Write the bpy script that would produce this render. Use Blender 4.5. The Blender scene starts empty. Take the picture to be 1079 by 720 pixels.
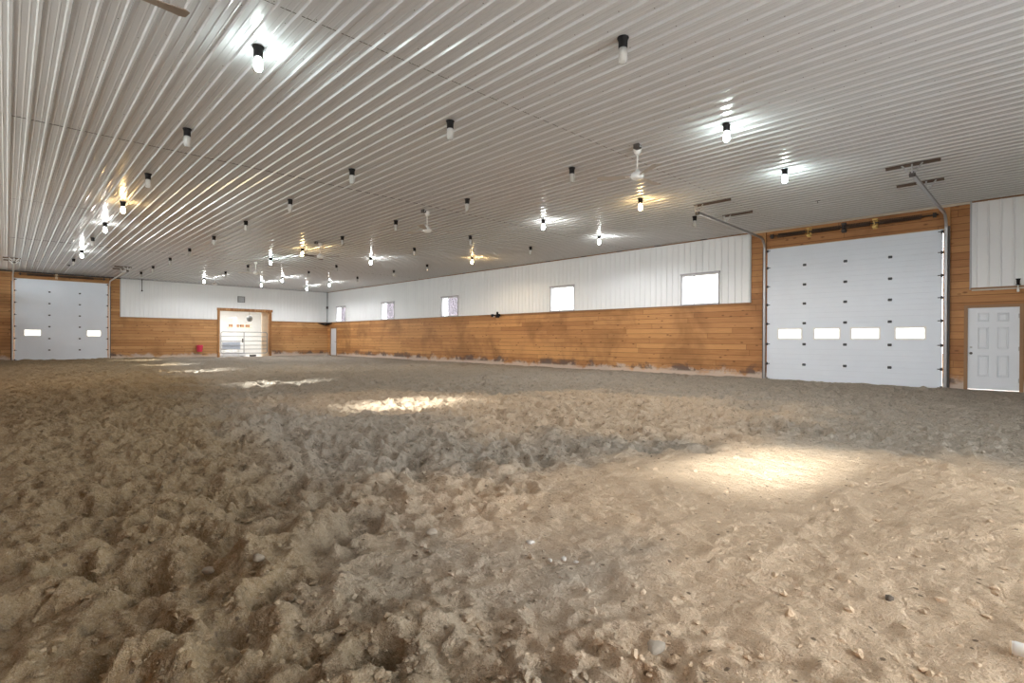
import bpy, bmesh, math, random
import numpy as np
from mathutils import Matrix, Vector

random.seed(7)
rng = np.random.default_rng(11)
SC = bpy.context.scene
COL = SC.collection
PI = math.pi

# ------------------------------------------------------------------ room size
W = 17.57        # the long wall on the right stands at x = W
L = 38.46        # the far end wall stands at y = L
H = 4.77         # ceiling
XL = -0.88       # left wall
YN = -5.6        # near end wall (behind the camera)
EYE = 1.2

# ------------------------------------------------------------------ helpers
class MB:
    """collects shapes, build() links them as ONE mesh object"""
    def __init__(s, tf=None):
        s.v, s.f, s.sm, s.tf = [], [], [], tf or (lambda p: p)
    def add(s, vs, fs, smooth=False):
        o = len(s.v)
        s.v += [tuple(s.tf(tuple(p))) for p in vs]
        s.f += [tuple(i + o for i in f) for f in fs]
        s.sm += [smooth] * len(fs)
        return s
    def box(s, a, b):
        (x0, y0, z0), (x1, y1, z1) = a, b
        vs = [(x0,y0,z0),(x1,y0,z0),(x1,y1,z0),(x0,y1,z0),(x0,y0,z1),(x1,y0,z1),(x1,y1,z1),(x0,y1,z1)]
        return s.add(vs, [(0,3,2,1),(4,5,6,7),(0,1,5,4),(1,2,6,5),(2,3,7,6),(3,0,4,7)])
    def bbox(s, a, b, r=0.004):
        """box with chamfered edges on every side"""
        bm = bmesh.new()
        bmesh.ops.create_cube(bm, size=1)
        c = [(a[i] + b[i]) / 2 for i in range(3)]; d = [abs(b[i] - a[i]) for i in range(3)]
        for v in bm.verts: v.co = Vector((c[0] + v.co.x*d[0], c[1] + v.co.y*d[1], c[2] + v.co.z*d[2]))
        bmesh.ops.bevel(bm, geom=bm.edges[:], offset=min(r, min(d)*.45), segments=1, affect='EDGES')
        bm.verts.index_update()
        s.add([v.co[:] for v in bm.verts], [[v.index for v in f.verts] for f in bm.faces]); bm.free()
        return s
    def bar(s, p, q, w, h, up=(0, 0, 1)):
        p, q = Vector(p), Vector(q); d = (q - p).normalized(); u = Vector(up)
        if abs(d.dot(u)) > .95: u = Vector((1, 0, 0))
        r = d.cross(u).normalized(); u = r.cross(d)
        vs = []
        for o in (p, q):
            for a, b in ((-1,-1),(1,-1),(1,1),(-1,1)): vs.append(o + r*a*w/2 + u*b*h/2)
        return s.add(vs, [(0,3,2,1),(4,5,6,7),(0,1,5,4),(1,2,6,5),(2,3,7,6),(3,0,4,7)])
    def tube(s, pts, r, n=10, cap=True):
        pts = [Vector(p) for p in pts]; vs = []; fs = []
        rs = r if isinstance(r, (list, tuple)) else [r]*len(pts)
        u = None
        for i, p in enumerate(pts):
            d = (pts[min(i+1, len(pts)-1)] - pts[max(i-1, 0)]).normalized()
            if u is None:
                u = d.orthogonal().normalized()
            else:
                u = (u - d*u.dot(d)).normalized()
            w = d.cross(u)
            for k in range(n):
                a = 2*PI*k/n; vs.append(p + (u*math.cos(a) + w*math.sin(a))*rs[i])
        for i in range(len(pts)-1):
            for k in range(n):
                a, b = i*n + k, i*n + (k+1) % n
                fs.append((a, b, b+n, a+n))
        s.add(vs, fs, True)
        if cap:
            m = len(pts) - 1
            s.add([vs[k] for k in range(n)], [tuple(reversed(range(n)))])
            s.add([vs[m*n + k] for k in range(n)], [tuple(range(n))])
        return s
    def lathe(s, prof, c=(0, 0, 0), n=16):
        vs, fs = [], []
        for r, z in prof:
            for k in range(n):
                a = 2*PI*k/n; vs.append((c[0] + r*math.cos(a), c[1] + r*math.sin(a), c[2] + z))
        for i in range(len(prof)-1):
            for k in range(n):
                a, b = i*n + k, i*n + (k+1) % n
                fs.append((a, b, b+n, a+n))
        return s.add(vs, fs, True)
    def slab(s, us, vs_, holes, d0, d1, mk):
        """flat slab with rectangular holes; mk(u, d, v) gives the point"""
        us = sorted(set([us[0], us[1]] + [h[i] for h in holes for i in (0, 1) if us[0] < h[i] < us[1]]))
        vv = sorted(set([vs_[0], vs_[1]] + [h[i] for h in holes for i in (2, 3) if vs_[0] < h[i] < vs_[1]]))
        def full(i, j):
            if not (0 <= i < len(us)-1 and 0 <= j < len(vv)-1): return False
            cu, cv = (us[i]+us[i+1])/2, (vv[j]+vv[j+1])/2
            return not any(h[0] < cu < h[1] and h[2] < cv < h[3] for h in holes)
        for i in range(len(us)-1):
            for j in range(len(vv)-1):
                if not full(i, j): continue
                a, b, c, d = us[i], us[i+1], vv[j], vv[j+1]
                q = lambda *p: s.add([mk(*x) for x in p], [(0, 1, 2, 3)])
                q((a,d0,c),(b,d0,c),(b,d0,d),(a,d0,d)); q((a,d1,c),(a,d1,d),(b,d1,d),(b,d1,c))
                if not full(i-1, j): q((a,d0,c),(a,d0,d),(a,d1,d),(a,d1,c))
                if not full(i+1, j): q((b,d0,c),(b,d1,c),(b,d1,d),(b,d0,d))
                if not full(i, j-1): q((a,d0,c),(a,d1,c),(b,d1,c),(b,d0,c))
                if not full(i, j+1): q((a,d0,d),(b,d0,d),(b,d1,d),(a,d1,d))
        return s
    def build(s, name, mat, parent=None, recalc=True):
        me = bpy.data.meshes.new(name)
        me.from_pydata(s.v, [], s.f)
        me.polygons.foreach_set('use_smooth', s.sm)
        if recalc:
            bm = bmesh.new(); bm.from_mesh(me)
            bmesh.ops.remove_doubles(bm, verts=bm.verts, dist=1e-5)
            bmesh.ops.recalc_face_normals(bm, faces=bm.faces)
            bm.to_mesh(me); bm.free()
        me.update()
        me.materials.append(mat)
        o = bpy.data.objects.new(name, me); COL.objects.link(o)
        if parent: o.parent = parent
        return o

def tag(o, label=None, cat=None, group=None, kind=None):
    if label: o['label'] = label
    if cat: o['category'] = cat
    if group: o['group'] = group
    if kind: o['kind'] = kind
    return o
def thing(name, label, cat, loc=(0, 0, 0), group=None, rz=0, kind=None):
    o = bpy.data.objects.new(name, None); COL.objects.link(o)
    o.empty_display_size = .1
    o.location = loc; o.rotation_euler = (0, 0, rz)
    return tag(o, label, cat, group, kind)
def dup(root, loc, label, rz=None, group=None):
    r = root.copy(); COL.objects.link(r); r.location = loc; r['label'] = label
    if rz is not None: r.rotation_euler = (0, 0, rz)
    if group: r['group'] = group
    for ch in list(root.children):
        c = ch.copy(); COL.objects.link(c); c.parent = r
        for g in ch.children:
            d = g.copy(); COL.objects.link(d); d.parent = c
    return r

# wall frames: u runs along the wall, d is the distance into the room, z up
RW = lambda u, d, z: (W - d, u, z)
EW = lambda u, d, z: (u, L - d, z)
LW = lambda u, d, z: (XL + d, u, z)
NW = lambda u, d, z: (u, YN + d, z)

# ------------------------------------------------------------------ materials
def mat(name):
    m = bpy.data.materials.new(name); m.use_nodes = True
    nt = m.node_tree; nt.nodes.clear()
    out = nt.nodes.new('ShaderNodeOutputMaterial')
    return m, nt, out
class NT:
    def __init__(s, nt): s.nt = nt
    def n(s, t, **k):
        nd = s.nt.nodes.new(t)
        for a, b in k.items():
            if a in nd.inputs.keys(): nd.inputs[a].default_value = b
            else: setattr(nd, a, b)
        return nd
    def l(s, a, b): s.nt.links.new(a, b)
    def m(s, op, a, b=None, c=None, clamp=False):
        nd = s.nt.nodes.new('ShaderNodeMath'); nd.operation = op; nd.use_clamp = clamp
        for i, x in enumerate((a, b, c)):
            if x is None: continue
            if isinstance(x, (int, float)): nd.inputs[i].default_value = x
            else: s.l(x, nd.inputs[i])
        return nd.outputs[0]
    def ramp(s, x, lo, hi, a=0., b=1.):
        nd = s.n('ShaderNodeMapRange'); nd.interpolation_type = 'SMOOTHSTEP'
        s.l(x, nd.inputs[0])
        for i, v in enumerate((lo, hi, a, b)): nd.inputs[i+1].default_value = v
        return nd.outputs[0]
    def mix(s, f, a, b, bt='MIX'):
        nd = s.nt.nodes.new('ShaderNodeMix'); nd.data_type = 'RGBA'; nd.blend_type = bt
        for i, x in ((0, f), (6, a), (7, b)):
            if isinstance(x, (int, float)): nd.inputs[i].default_value = x
            elif isinstance(x, (tuple, list)): nd.inputs[i].default_value = (*x[:3], 1)
            else: s.l(x, nd.inputs[i])
        return nd.outputs[2]
    def noise(s, vec, scale, detail=4, rough=.55, dist=0.):
        nd = s.n('ShaderNodeTexNoise'); nd.inputs['Scale'].default_value = scale
        nd.inputs['Detail'].default_value = detail; nd.inputs['Roughness'].default_value = rough
        nd.inputs['Distortion'].default_value = dist
        if vec is not None: s.l(vec, nd.inputs['Vector'])
        return nd.outputs['Fac']
def simple(name, col, rough=.5, metal=0., vary=.12, scale=6., spec=.5, bump=0., bscale=60.):
    m, nt, out = mat(name); g = NT(nt)
    p = g.n('ShaderNodeBsdfPrincipled'); p.inputs['Roughness'].default_value = rough
    p.inputs['Metallic'].default_value = metal; p.inputs['Specular IOR Level'].default_value = spec
    tc = g.n('ShaderNodeTexCoord')
    f = g.noise(tc.outputs['Object'], scale)
    a = [c*(1-vary) for c in col]; b = [min(1, c*(1+vary)) for c in col]
    g.l(g.mix(f, a, b), p.inputs['Base Color'])
    if bump:
        bn = g.n('ShaderNodeBump'); bn.inputs['Strength'].default_value = bump; bn.inputs['Distance'].default_value = .01
        g.l(g.noise(tc.outputs['Object'], bscale), bn.inputs['Height']); g.l(bn.outputs[0], p.inputs['Normal'])
    g.l(p.outputs[0], out.inputs[0])
    return m

def mat_sheet(name, col, rough, axis=None, dots=False, spec=.5, dirt=.10):
    """painted sheet metal with faint dirt and, on the ceiling, screw heads"""
    m, nt, out = mat(name); g = NT(nt)
    p = g.n('ShaderNodeBsdfPrincipled'); p.inputs['Specular IOR Level'].default_value = spec
    geo = g.n('ShaderNodeNewGeometry'); sep = g.n('ShaderNodeSeparateXYZ'); g.l(geo.outputs['Position'], sep.inputs[0])
    f = g.noise(geo.outputs['Position'], .7, 5) if dirt else 0.
    c = g.mix(f, [x*(1-dirt) for x in col], [min(1, x*(1+dirt*.5)) for x in col])
    if dots:
        x, y = sep.outputs[0], sep.outputs[1]
        fx = g.m('SUBTRACT', g.m('FRACT', g.m('DIVIDE', g.m('ADD', x, .05 + 100*.2286), .2286)), .5)
        fy = g.m('SUBTRACT', g.m('FRACT', g.m('DIVIDE', g.m('ADD', y, 100.), .61)), .5)
        dx, dy = g.m('MULTIPLY', fx, .2286), g.m('MULTIPLY', fy, .61)
        r = g.m('SQRT', g.m('ADD', g.m('MULTIPLY', dx, dx), g.m('MULTIPLY', dy, dy)))
        c = g.mix(g.m('LESS_THAN', r, .0065), c, (.12, .11, .10))
    g.l(c, p.inputs['Base Color'])
    if dirt: g.l(g.ramp(g.noise(geo.outputs['Position'], 2.5, 3), .3, .7, rough*.85, rough*1.2), p.inputs['Roughness'])
    else: p.inputs['Roughness'].default_value = rough
    g.l(p.outputs[0], out.inputs[0])
    return m

def mat_wood(name, axis, plank=.184, c1=(.62,.325,.125), c2=(.40,.18,.065), stain=True, vert=False):
    m, nt, out = mat(name); g = NT(nt)
    p = g.n('ShaderNodeBsdfPrincipled'); p.inputs['Roughness'].default_value = .55; p.inputs['Specular IOR Level'].default_value = .3
    geo = g.n('ShaderNodeNewGeometry'); sep = g.n('ShaderNodeSeparateXYZ'); g.l(geo.outputs['Position'], sep.inputs[0])
    u = sep.outputs[axis]; z = sep.outputs[2]
    if vert: u, z = z, u
    row = g.m('FLOOR', g.m('DIVIDE', z, plank))
    off = g.m('FRACT', g.m('MULTIPLY', g.m('SINE', g.m('MULTIPLY', row, 12.9898)), 43758.5))
    uu = g.m('ADD', g.m('DIVIDE', u, 4.2), off)
    cell = g.m('FLOOR', uu)
    rnd = g.m('FRACT', g.m('MULTIPLY', g.m('SINE', g.m('ADD', g.m('MULTIPLY', row, 78.233), g.m('MULTIPLY', cell, 37.719))), 4375.85))
    rnd = g.m('ABSOLUTE', rnd)
    # plank seams and butt joints
    fz = g.m('MULTIPLY', g.m('ABSOLUTE', g.m('SUBTRACT', g.m('FRACT', g.m('DIVIDE', z, plank)), .5)), plank)
    seam = g.ramp(fz, plank*.5 - .009, plank*.5 - .003)
    fu = g.m('MULTIPLY', g.m('ABSOLUTE', g.m('SUBTRACT', g.m('FRACT', uu), .5)), 4.2)
    seam = g.m('MAXIMUM', seam, g.ramp(fu, 2.1 - .006, 2.1 - .002))
    # grain stretched along the boards
    cv = g.n('ShaderNodeCombineXYZ'); g.l(g.m('MULTIPLY', u, .9), cv.inputs[0])
    g.l(g.m('MULTIPLY', z, 14.), cv.inputs[1]); g.l(g.m('MULTIPLY', rnd, 23.), cv.inputs[2])
    grain = g.noise(cv.outputs[0], 2.2, 6, .62, .6)
    cv2 = g.n('ShaderNodeCombineXYZ'); g.l(g.m('MULTIPLY', u, 1.), cv2.inputs[0]); g.l(g.m('MULTIPLY', z, 2.2), cv2.inputs[1]); g.l(rnd, cv2.inputs[2])
    vor = g.n('ShaderNodeTexVoronoi'); vor.inputs['Scale'].default_value = 2.6; g.l(cv2.outputs[0], vor.inputs['Vector'])
    knot = g.ramp(vor.outputs['Distance'], .06, .19, 1., 0.)
    tone = g.m('ADD', g.m('MULTIPLY', rnd, .5), g.m('MULTIPLY', grain, .75))
    c = g.mix(g.ramp(tone, .25, 1.0), c1, c2)
    big = g.noise(geo.outputs['Position'], .55, 4, .6, .4)
    c = g.mix(g.ramp(big, .46, .70, 0., .60), c, [x*.55 for x in c2])
    c = g.mix(g.m('MULTIPLY', knot, .75), c, (.12, .05, .022))
    c = g.mix(g.m('MULTIPLY', seam, .8), c, (.07, .03, .015))
    if axis == 1 and not vert: c = g.mix(g.ramp(u, 4., 12., .5, 0.), c, g.mix(.5, c, (.20, .07, .03)))   # dimmer light near the big door painted in as redder boards
    if stain:
        n1 = g.noise(geo.outputs['Position'], 1.3, 5, .65, .5)
        zz = g.m('SUBTRACT', z, g.m('MULTIPLY', g.m('SUBTRACT', n1, .5), .9))
        dust = g.ramp(zz, .09, .30, 1., 0.)
        c = g.mix(g.m('MULTIPLY', dust, .75), c, (.60, .53, .465))
        n2 = g.noise(geo.outputs['Position'], .8, 5, .7, .3)
        hot = g.m('MULTIPLY', g.ramp(n2, .47, .56), g.ramp(zz, .20, .46, 1., 0.))
        hot = g.m('MULTIPLY', hot, g.ramp(z, .10, .18))
        c = g.mix(g.m('MULTIPLY', hot, .85), c, (.10, .065, .055))
    g.l(c, p.inputs['Base Color'])
    bn = g.n('ShaderNodeBump'); bn.inputs['Strength'].default_value = .5; bn.inputs['Distance'].default_value = .01
    g.l(g.m('SUBTRACT', g.m('MULTIPLY', grain, .2), seam), bn.inputs['Height']); g.l(bn.outputs[0], p.inputs['Normal'])
    g.l(p.outputs[0], out.inputs[0])
    return m

def mat_sand(name, clod=False):
    m, nt, out = mat(name); g = NT(nt)
    p = g.n('ShaderNodeBsdfPrincipled'); p.inputs['Roughness'].default_value = .95; p.inputs['Specular IOR Level'].default_value = .08
    geo = g.n('ShaderNodeNewGeometry'); sep = g.n('ShaderNodeSeparateXYZ'); g.l(geo.outputs['Position'], sep.inputs[0])
    pos = geo.outputs['Position']; x, y = sep.outputs[0], sep.outputs[1]
    n0 = g.noise(pos, .45, 4, .6, .3); nd = g.m('SUBTRACT', n0, .5)
    n1 = g.noise(pos, 3.2, 6, .65); n2 = g.noise(pos, 38., 4, .6); n3 = g.noise(pos, 190., 2, .5)
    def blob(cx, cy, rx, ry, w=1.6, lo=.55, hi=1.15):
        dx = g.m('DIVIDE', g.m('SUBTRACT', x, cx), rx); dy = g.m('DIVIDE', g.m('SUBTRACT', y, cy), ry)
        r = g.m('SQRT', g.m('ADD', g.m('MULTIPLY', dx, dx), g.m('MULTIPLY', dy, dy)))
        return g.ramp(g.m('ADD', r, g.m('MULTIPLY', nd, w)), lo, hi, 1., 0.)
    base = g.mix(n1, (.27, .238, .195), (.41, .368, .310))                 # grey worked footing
    brown = g.mix(n1, (.160, .113, .060), (.39, .295, .175))                # darker brown band along the left wall
    lit_tan = g.mix(n1, (.56, .415, .275), (.69, .54, .39))                   # tan sand with the warm pool of light painted in
    # left wall band: the further out, the wider
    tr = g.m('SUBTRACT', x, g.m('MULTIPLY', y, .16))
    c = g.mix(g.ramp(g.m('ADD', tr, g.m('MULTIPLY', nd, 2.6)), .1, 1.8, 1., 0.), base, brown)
    c = g.mix(blob(4.2, .6, 3.0, 3.2), c, lit_tan)
    c = g.mix(g.m('MULTIPLY', blob(7.5, 5.6, 3.6, 3.6), .75), c, lit_tan)
    c = g.mix(g.m('MULTIPLY', blob(5.6, 9.2, 2.8, 2.6), .65), c, lit_tan)
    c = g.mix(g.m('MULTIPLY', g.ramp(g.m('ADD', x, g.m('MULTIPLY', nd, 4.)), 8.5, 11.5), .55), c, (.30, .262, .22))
    c = g.mix(g.ramp(n2, .35, .75, 0., .5), c, g.mix(.5, c, (.55, .47, .37)))
    n4 = g.noise(pos, 14., 5, .72, .4)
    dk = g.m('MULTIPLY', g.ramp(n4, .53, .66), g.m('SUBTRACT', 1., g.m('MULTIPLY', blob(4.2, .6, 3.0, 3.2), .75)))
    c = g.mix(g.m('MULTIPLY', dk, .55), c, (.12, .092, .062))
    c = g.mix(g.ramp(n3, .56, .70, 0., .45), c, (.11, .085, .06))
    vo = g.n('ShaderNodeTexVoronoi'); vo.inputs['Scale'].default_value = 13.; g.l(pos, vo.inputs['Vector'])
    vsep = g.n('ShaderNodeSeparateXYZ'); g.l(vo.outputs['Color'], vsep.inputs[0])
    pit_shade = g.m('MULTIPLY', g.ramp(vo.outputs['Distance'], .10, .17, 1., 0.), g.m('GREATER_THAN', vsep.outputs[0], .62))
    c = g.mix(g.m('MULTIPLY', pit_shade, .8), c, (.13, .098, .07))  # dark dots painted for the shade inside small pits
    c = g.mix(g.ramp(n3, .40, .30, 0., .25), c, (.62, .56, .48))
    g.l(c, p.inputs['Base Color'])
    h = g.m('ADD', g.m('MULTIPLY', g.noise(pos, 5.5, 4, .6, .4), .06), g.m('MULTIPLY', g.noise(pos, 16., 6, .68, .3), .040))
    h = g.m('ADD', h, g.m('MULTIPLY', g.noise(pos, 60., 4, .65), .018))
    if clod: h = g.m('MULTIPLY', h, .35)
    bn = g.n('ShaderNodeBump'); bn.inputs['Strength'].default_value = .9; bn.inputs['Distance'].default_value = 1.
    g.l(h, bn.inputs['Height']); g.l(bn.outputs[0], p.inputs['Normal'])
    g.l(p.outputs[0], out.inputs[0])
    return m

def mat_pane(name, tint, gloss=.08, dusty=0.):
    m, nt, out = mat(name); g = NT(nt)
    t = g.n('ShaderNodeBsdfTransparent'); t.inputs[0].default_value = (*tint, 1)
    s = g.n('ShaderNodeBsdfGlossy'); s.inputs['Roughness'].default_value = .05
    lw = g.n('ShaderNodeLayerWeight'); lw.inputs[0].default_value = .25
    mx = g.n('ShaderNodeMixShader'); g.l(g.m('MULTIPLY', lw.outputs['Fresnel'], gloss*4, clamp=True), mx.inputs[0])
    g.l(t.outputs[0], mx.inputs[1]); g.l(s.outputs[0], mx.inputs[2])
    last = mx.outputs[0]
    if dusty:
        d = g.n('ShaderNodeBsdfTranslucent'); d.inputs[0].default_value = (.9, .9, .88, 1)
        d2 = g.n('ShaderNodeBsdfDiffuse'); d2.inputs[0].default_value = (.9, .9, .88, 1)
        ma = g.n('ShaderNodeMixShader'); ma.inputs[0].default_value = .5; g.l(d.outputs[0], ma.inputs[1]); g.l(d2.outputs[0], ma.inputs[2])
        mb = g.n('ShaderNodeMixShader'); mb.inputs[0].default_value = dusty; g.l(last, mb.inputs[1]); g.l(ma.outputs[0], mb.inputs[2])
        last = mb.outputs[0]
    g.l(last, out.inputs[0])
    return m
def mat_glow(name, col, strength):
    m, nt, out = mat(name); g = NT(nt)
    e = g.n('ShaderNodeEmission'); e.inputs[0].default_value = (*col, 1); e.inputs[1].default_value = strength
    g.l(e.outputs[0], out.inputs[0]); return m

SKY = 11.0
through = lambda *c: tuple((x/SKY)**.5 for x in c)   # a pane has two faces
M = dict(
    ceiling=mat_sheet('ceiling sheet', (.61, .625, .645), .24, spec=.7, dirt=0),
    siding=mat_sheet('wall sheet', (.83, .845, .85), .42, dirt=.06),
    wood_r=mat_wood('planks right', 1), wood_e=mat_wood('planks end', 0, c1=(.60,.34,.145), c2=(.42,.20,.075)),
    post_wood=mat_wood('post wood', 0, plank=.15, c1=(.50,.27,.11), c2=(.30,.13,.045), stain=False, vert=True),
    ledge=simple('ledge wood', (.30, .17, .085), .6, scale=3),
    cream=simple('cream trim', (.62, .56, .47), .6, scale=3),
    door=simple('door steel', (.73, .785, .86), .38, vary=.05, scale=1.5),
    mandoor=simple('entry door paint', (.72, .755, .80), .4, vary=.05, scale=2),
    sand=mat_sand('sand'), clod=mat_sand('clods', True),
    stone=simple('stone', (.235, .195, .145), .9, scale=25, vary=.25, bump=.6),
    slab=simple('slab stone', (.36, .315, .255), .9, scale=25, vary=.2, bump=.5), pebble=simple('dark pebble', (.11, .09, .07), .9, scale=25),
    pale=simple('pale stone', (.56, .54, .50), .8, scale=20, vary=.2, bump=.5),
    steel=simple('galvanised', (.42, .42, .43), .38, metal=.7, vary=.15, scale=9),
    palesteel=simple('pale galvanised', (.62, .62, .60), .45, metal=.3),
    dark=simple('dark steel', (.085, .075, .07), .5, metal=.3),
    hinge=simple('hinge steel', (.07, .075, .085), .5, metal=.4),
    black=simple('black plastic', (.010, .009, .009), .6, spec=.2),
    brownbar=simple('brown iron', (.10, .065, .045), .6),
    tipshade=simple('shaded brown blade', (.27, .215, .17), .5, vary=.1),  # blade colour darkened for its unlit underside
    white=simple('white paint', (.82, .82, .80), .4, vary=.05),
    blade=simple('fan blade', (.46, .42, .38), .5, vary=.1),
    brass=simple('yellow zinc', (.70, .48, .16), .4, metal=.4),
    pink=simple('pink plastic', (.80, .06, .13), .4),
    grey=simple('vent grey', (.20, .21, .20), .6),
    greymid=simple('grey paint', (.45, .46, .47), .5),
    tan=simple('tan boards', (.82, .68, .50), .6, scale=4),
    brown=simple('brown boards', (.36, .20, .11), .6, scale=9, vary=.35),
    blueboard=simple('pale blue board', (.60, .66, .76), .5),
    concrete=simple('aisle floor', (.72, .70, .67), .8),
    gate=simple('gate tube', (.36, .37, .38), .4, metal=.5),
    vinyl=simple('window vinyl', (.86, .86, .88), .4, vary=.04),
    winwood=simple('window casing', (.42, .40, .42), .5),
    glass=mat_pane('window glass', (.93, .95, .95)),
    doorglass=mat_pane('door glass', through(3.4, 3.1, 2.6), .04),
    screen_near=mat_pane('screen cream', through(7., 6.5, 6.), 0.),
    screen_far=mat_pane('screen rose', through(1.05, .88, .95), 0.),
    jar=mat_pane('jar glass', (.93, .93, .92), .16, dusty=.42),
    cool=mat_glow('cool bulb', (.86, 1., .97), 110.),
    coolw=mat_glow('cool white bulb', (.98, 1., .96), 110.),
    warm=mat_glow('warm bulb', (1., .66, .28), 110.),
)

# ------------------------------------------------------------------ floor: worked sand
def h2(ix, iy, seed):
    n = (ix.astype(np.int64)*374761393 + iy.astype(np.int64)*668265263 + seed*1442695041) & 0xffffffff
    n = ((n ^ (n >> 13))*1274126177) & 0xffffffff
    n = ((n ^ (n >> 16))*2246822519) & 0xffffffff
    return ((n ^ (n >> 15)) & 0xffffff)/float(0xffffff)
def vnoise(X, Y, lam, seed):
    a = .6 + seed*.37
    x = (X*math.cos(a) + Y*math.sin(a))/lam; y = (-X*math.sin(a) + Y*math.cos(a))/lam
    ix, iy = np.floor(x), np.floor(y); fx, fy = x-ix, y-iy
    fx = fx*fx*fx*(fx*(fx*6-15)+10); fy = fy*fy*fy*(fy*(fy*6-15)+10)
    a00, a10, a01, a11 = h2(ix,iy,seed), h2(ix+1,iy,seed), h2(ix,iy+1,seed), h2(ix+1,iy+1,seed)
    return (a00*(1-fx)+a10*fx)*(1-fy) + (a01*(1-fx)+a11*fx)*fy
def spaced(segs):
    out = []
    for a, b, d in segs:
        n = max(1, int(round((b-a)/d))); out += list(np.linspace(a, b, n, endpoint=False))
    out.append(segs[-1][1]); return np.array(out)
gx = spaced([(-1.3, 0., .05), (0., 4.2, .013), (4.2, 8., .026), (8., 12., .034), (12., W+.4, .05)])
gy = spaced([(YN-.4, -.6, .08), (-.6, 4.6, .013), (4.6, 8., .024), (8., 14., .030), (14., 24., .055), (24., L+.4, .12)])
X, Y = np.meshgrid(gx, gy)
def smooth_mask(X, Y):
    r = np.sqrt(((X-4.3)/3.2)**2 + ((Y-.6)/3.1)**2) + (vnoise(X, Y, 1.4, 90)-.5)*.8
    t = np.clip((1.2-r)/.6, 0, 1); return t*t*(3-2*t)
SM = smooth_mask(X, Y)
LM = np.clip((3.2 + .12*Y - X)/2.2, 0, 1)
amp = (1 - .74*SM)*(1 + .30*LM)
D = np.sqrt(X*X + Y*Y)
Z = np.zeros_like(X)
Z += .10*(vnoise(X, Y, 2.6, 1)-.5) + .07*(vnoise(X, Y, 1.1, 2)-.5)
Z += amp*(.060*(vnoise(X, Y, .46, 3)-.5))
bil = 1 - np.abs(2*vnoise(X, Y, .30, 4)-1)
Z += amp*.034*(.5 - bil)
Z += amp*.052*(vnoise(X, Y, .19, 5)-.5)
fine = np.clip((22-D)/12, .25, 1)
wx = X + .03*(vnoise(X, Y, .12, 41)-.5); wy = Y + .03*(vnoise(X, Y, .12, 42)-.5)
Z += amp*fine*(.042*(.5-np.abs(2*vnoise(wx, wy, .13, 6)-1)) + .030*(.5-np.abs(2*vnoise(wx, wy, .075, 7)-1)) + .020*(vnoise(wx, wy, .042, 8)-.5) + .012*(vnoise(X, Y, .024, 9)-.5))
def dent(cx, cy, r, dep, rim, el=1.3, a=0.):
    R = r*3.0
    i0, i1 = np.searchsorted(gx, [cx-R, cx+R]); j0, j1 = np.searchsorted(gy, [cy-R, cy+R])
    if i1-i0 < 2 or j1-j0 < 2: return
    x = X[j0:j1, i0:i1]-cx; y = Y[j0:j1, i0:i1]-cy
    u = (x*math.cos(a)+y*math.sin(a))/(r*el); v = (-x*math.sin(a)+y*math.cos(a))/r
    q = np.sqrt(u*u+v*v)
    k = 1 - .84*SM[(j0+j1)//2, (i0+i1)//2]
    Z[j0:j1, i0:i1] += k*(-dep*np.exp(-(q**4)*1.1) + rim*np.exp(-((q-1.35)/.35)**2))
for _ in range(1500):
    dent(rng.uniform(-.8, 9), rng.uniform(-.5, 9), rng.uniform(.055, .11), rng.uniform(.02, .06), rng.uniform(.006, .022), rng.uniform(1., 1.6), rng.uniform(0, PI))
for _ in range(3200):
    dent(rng.uniform(-.8, W), rng.uniform(2, 24), rng.uniform(.09, .17), rng.uniform(.03, .06), rng.uniform(.008, .022), rng.uniform(1., 1.6), rng.uniform(0, PI))
# deep prints that show in the photograph (left foreground)
for cx, cy, r, dep in ((.72, 2.62, .12, .075), (.93, 2.44, .07, .06), (.33, 1.75, .20, .06), (.62, 2.12, .12, .05), (1.62, 1.98, .09, .05), (1.9, 1.42, .15, .05), (2.36, 1.12, .18, .04)):
    dent(cx, cy, r, dep, .02, 1.3, .7)
Z -= Z[(X > 0) & (X < W) & (Y > 0) & (Y < L)].mean()
edge = np.clip(np.minimum.reduce([W-X, L-Y, X-XL])/1.2, 0, 1)
Z = Z*(.35+.65*edge)
fl_v = np.stack([X.ravel(), Y.ravel(), Z.ravel()], 1)
ny, nx = X.shape
idx = np.arange(nx*ny).reshape(ny, nx)
quads = np.stack([idx[:-1, :-1].ravel(), idx[:-1, 1:].ravel(), idx[1:, 1:].ravel(), idx[1:, :-1].ravel()], 1)
me = bpy.data.meshes.new('floor')
me.vertices.add(len(fl_v)); me.vertices.foreach_set('co', fl_v.astype(np.float32).ravel())
me.loops.add(quads.size); me.loops.foreach_set('vertex_index', quads.astype(np.int32).ravel())
me.polygons.add(len(quads)); me.polygons.foreach_set('loop_start', np.arange(0, quads.size, 4, dtype=np.int32))
me.polygons.foreach_set('use_smooth', np.ones(len(quads), dtype=bool))
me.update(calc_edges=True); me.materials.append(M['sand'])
floor = bpy.data.objects.new('floor', me); COL.objects.link(floor)
tag(floor, 'churned brown and grey sand footing covering the whole arena', 'floor', kind='structure')
def ground(x, y):
    i = int(np.clip(np.searchsorted(gx, x), 0, nx-1)); j = int(np.clip(np.searchsorted(gy, y), 0, ny-1))
    return float(Z[j, i])

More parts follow.
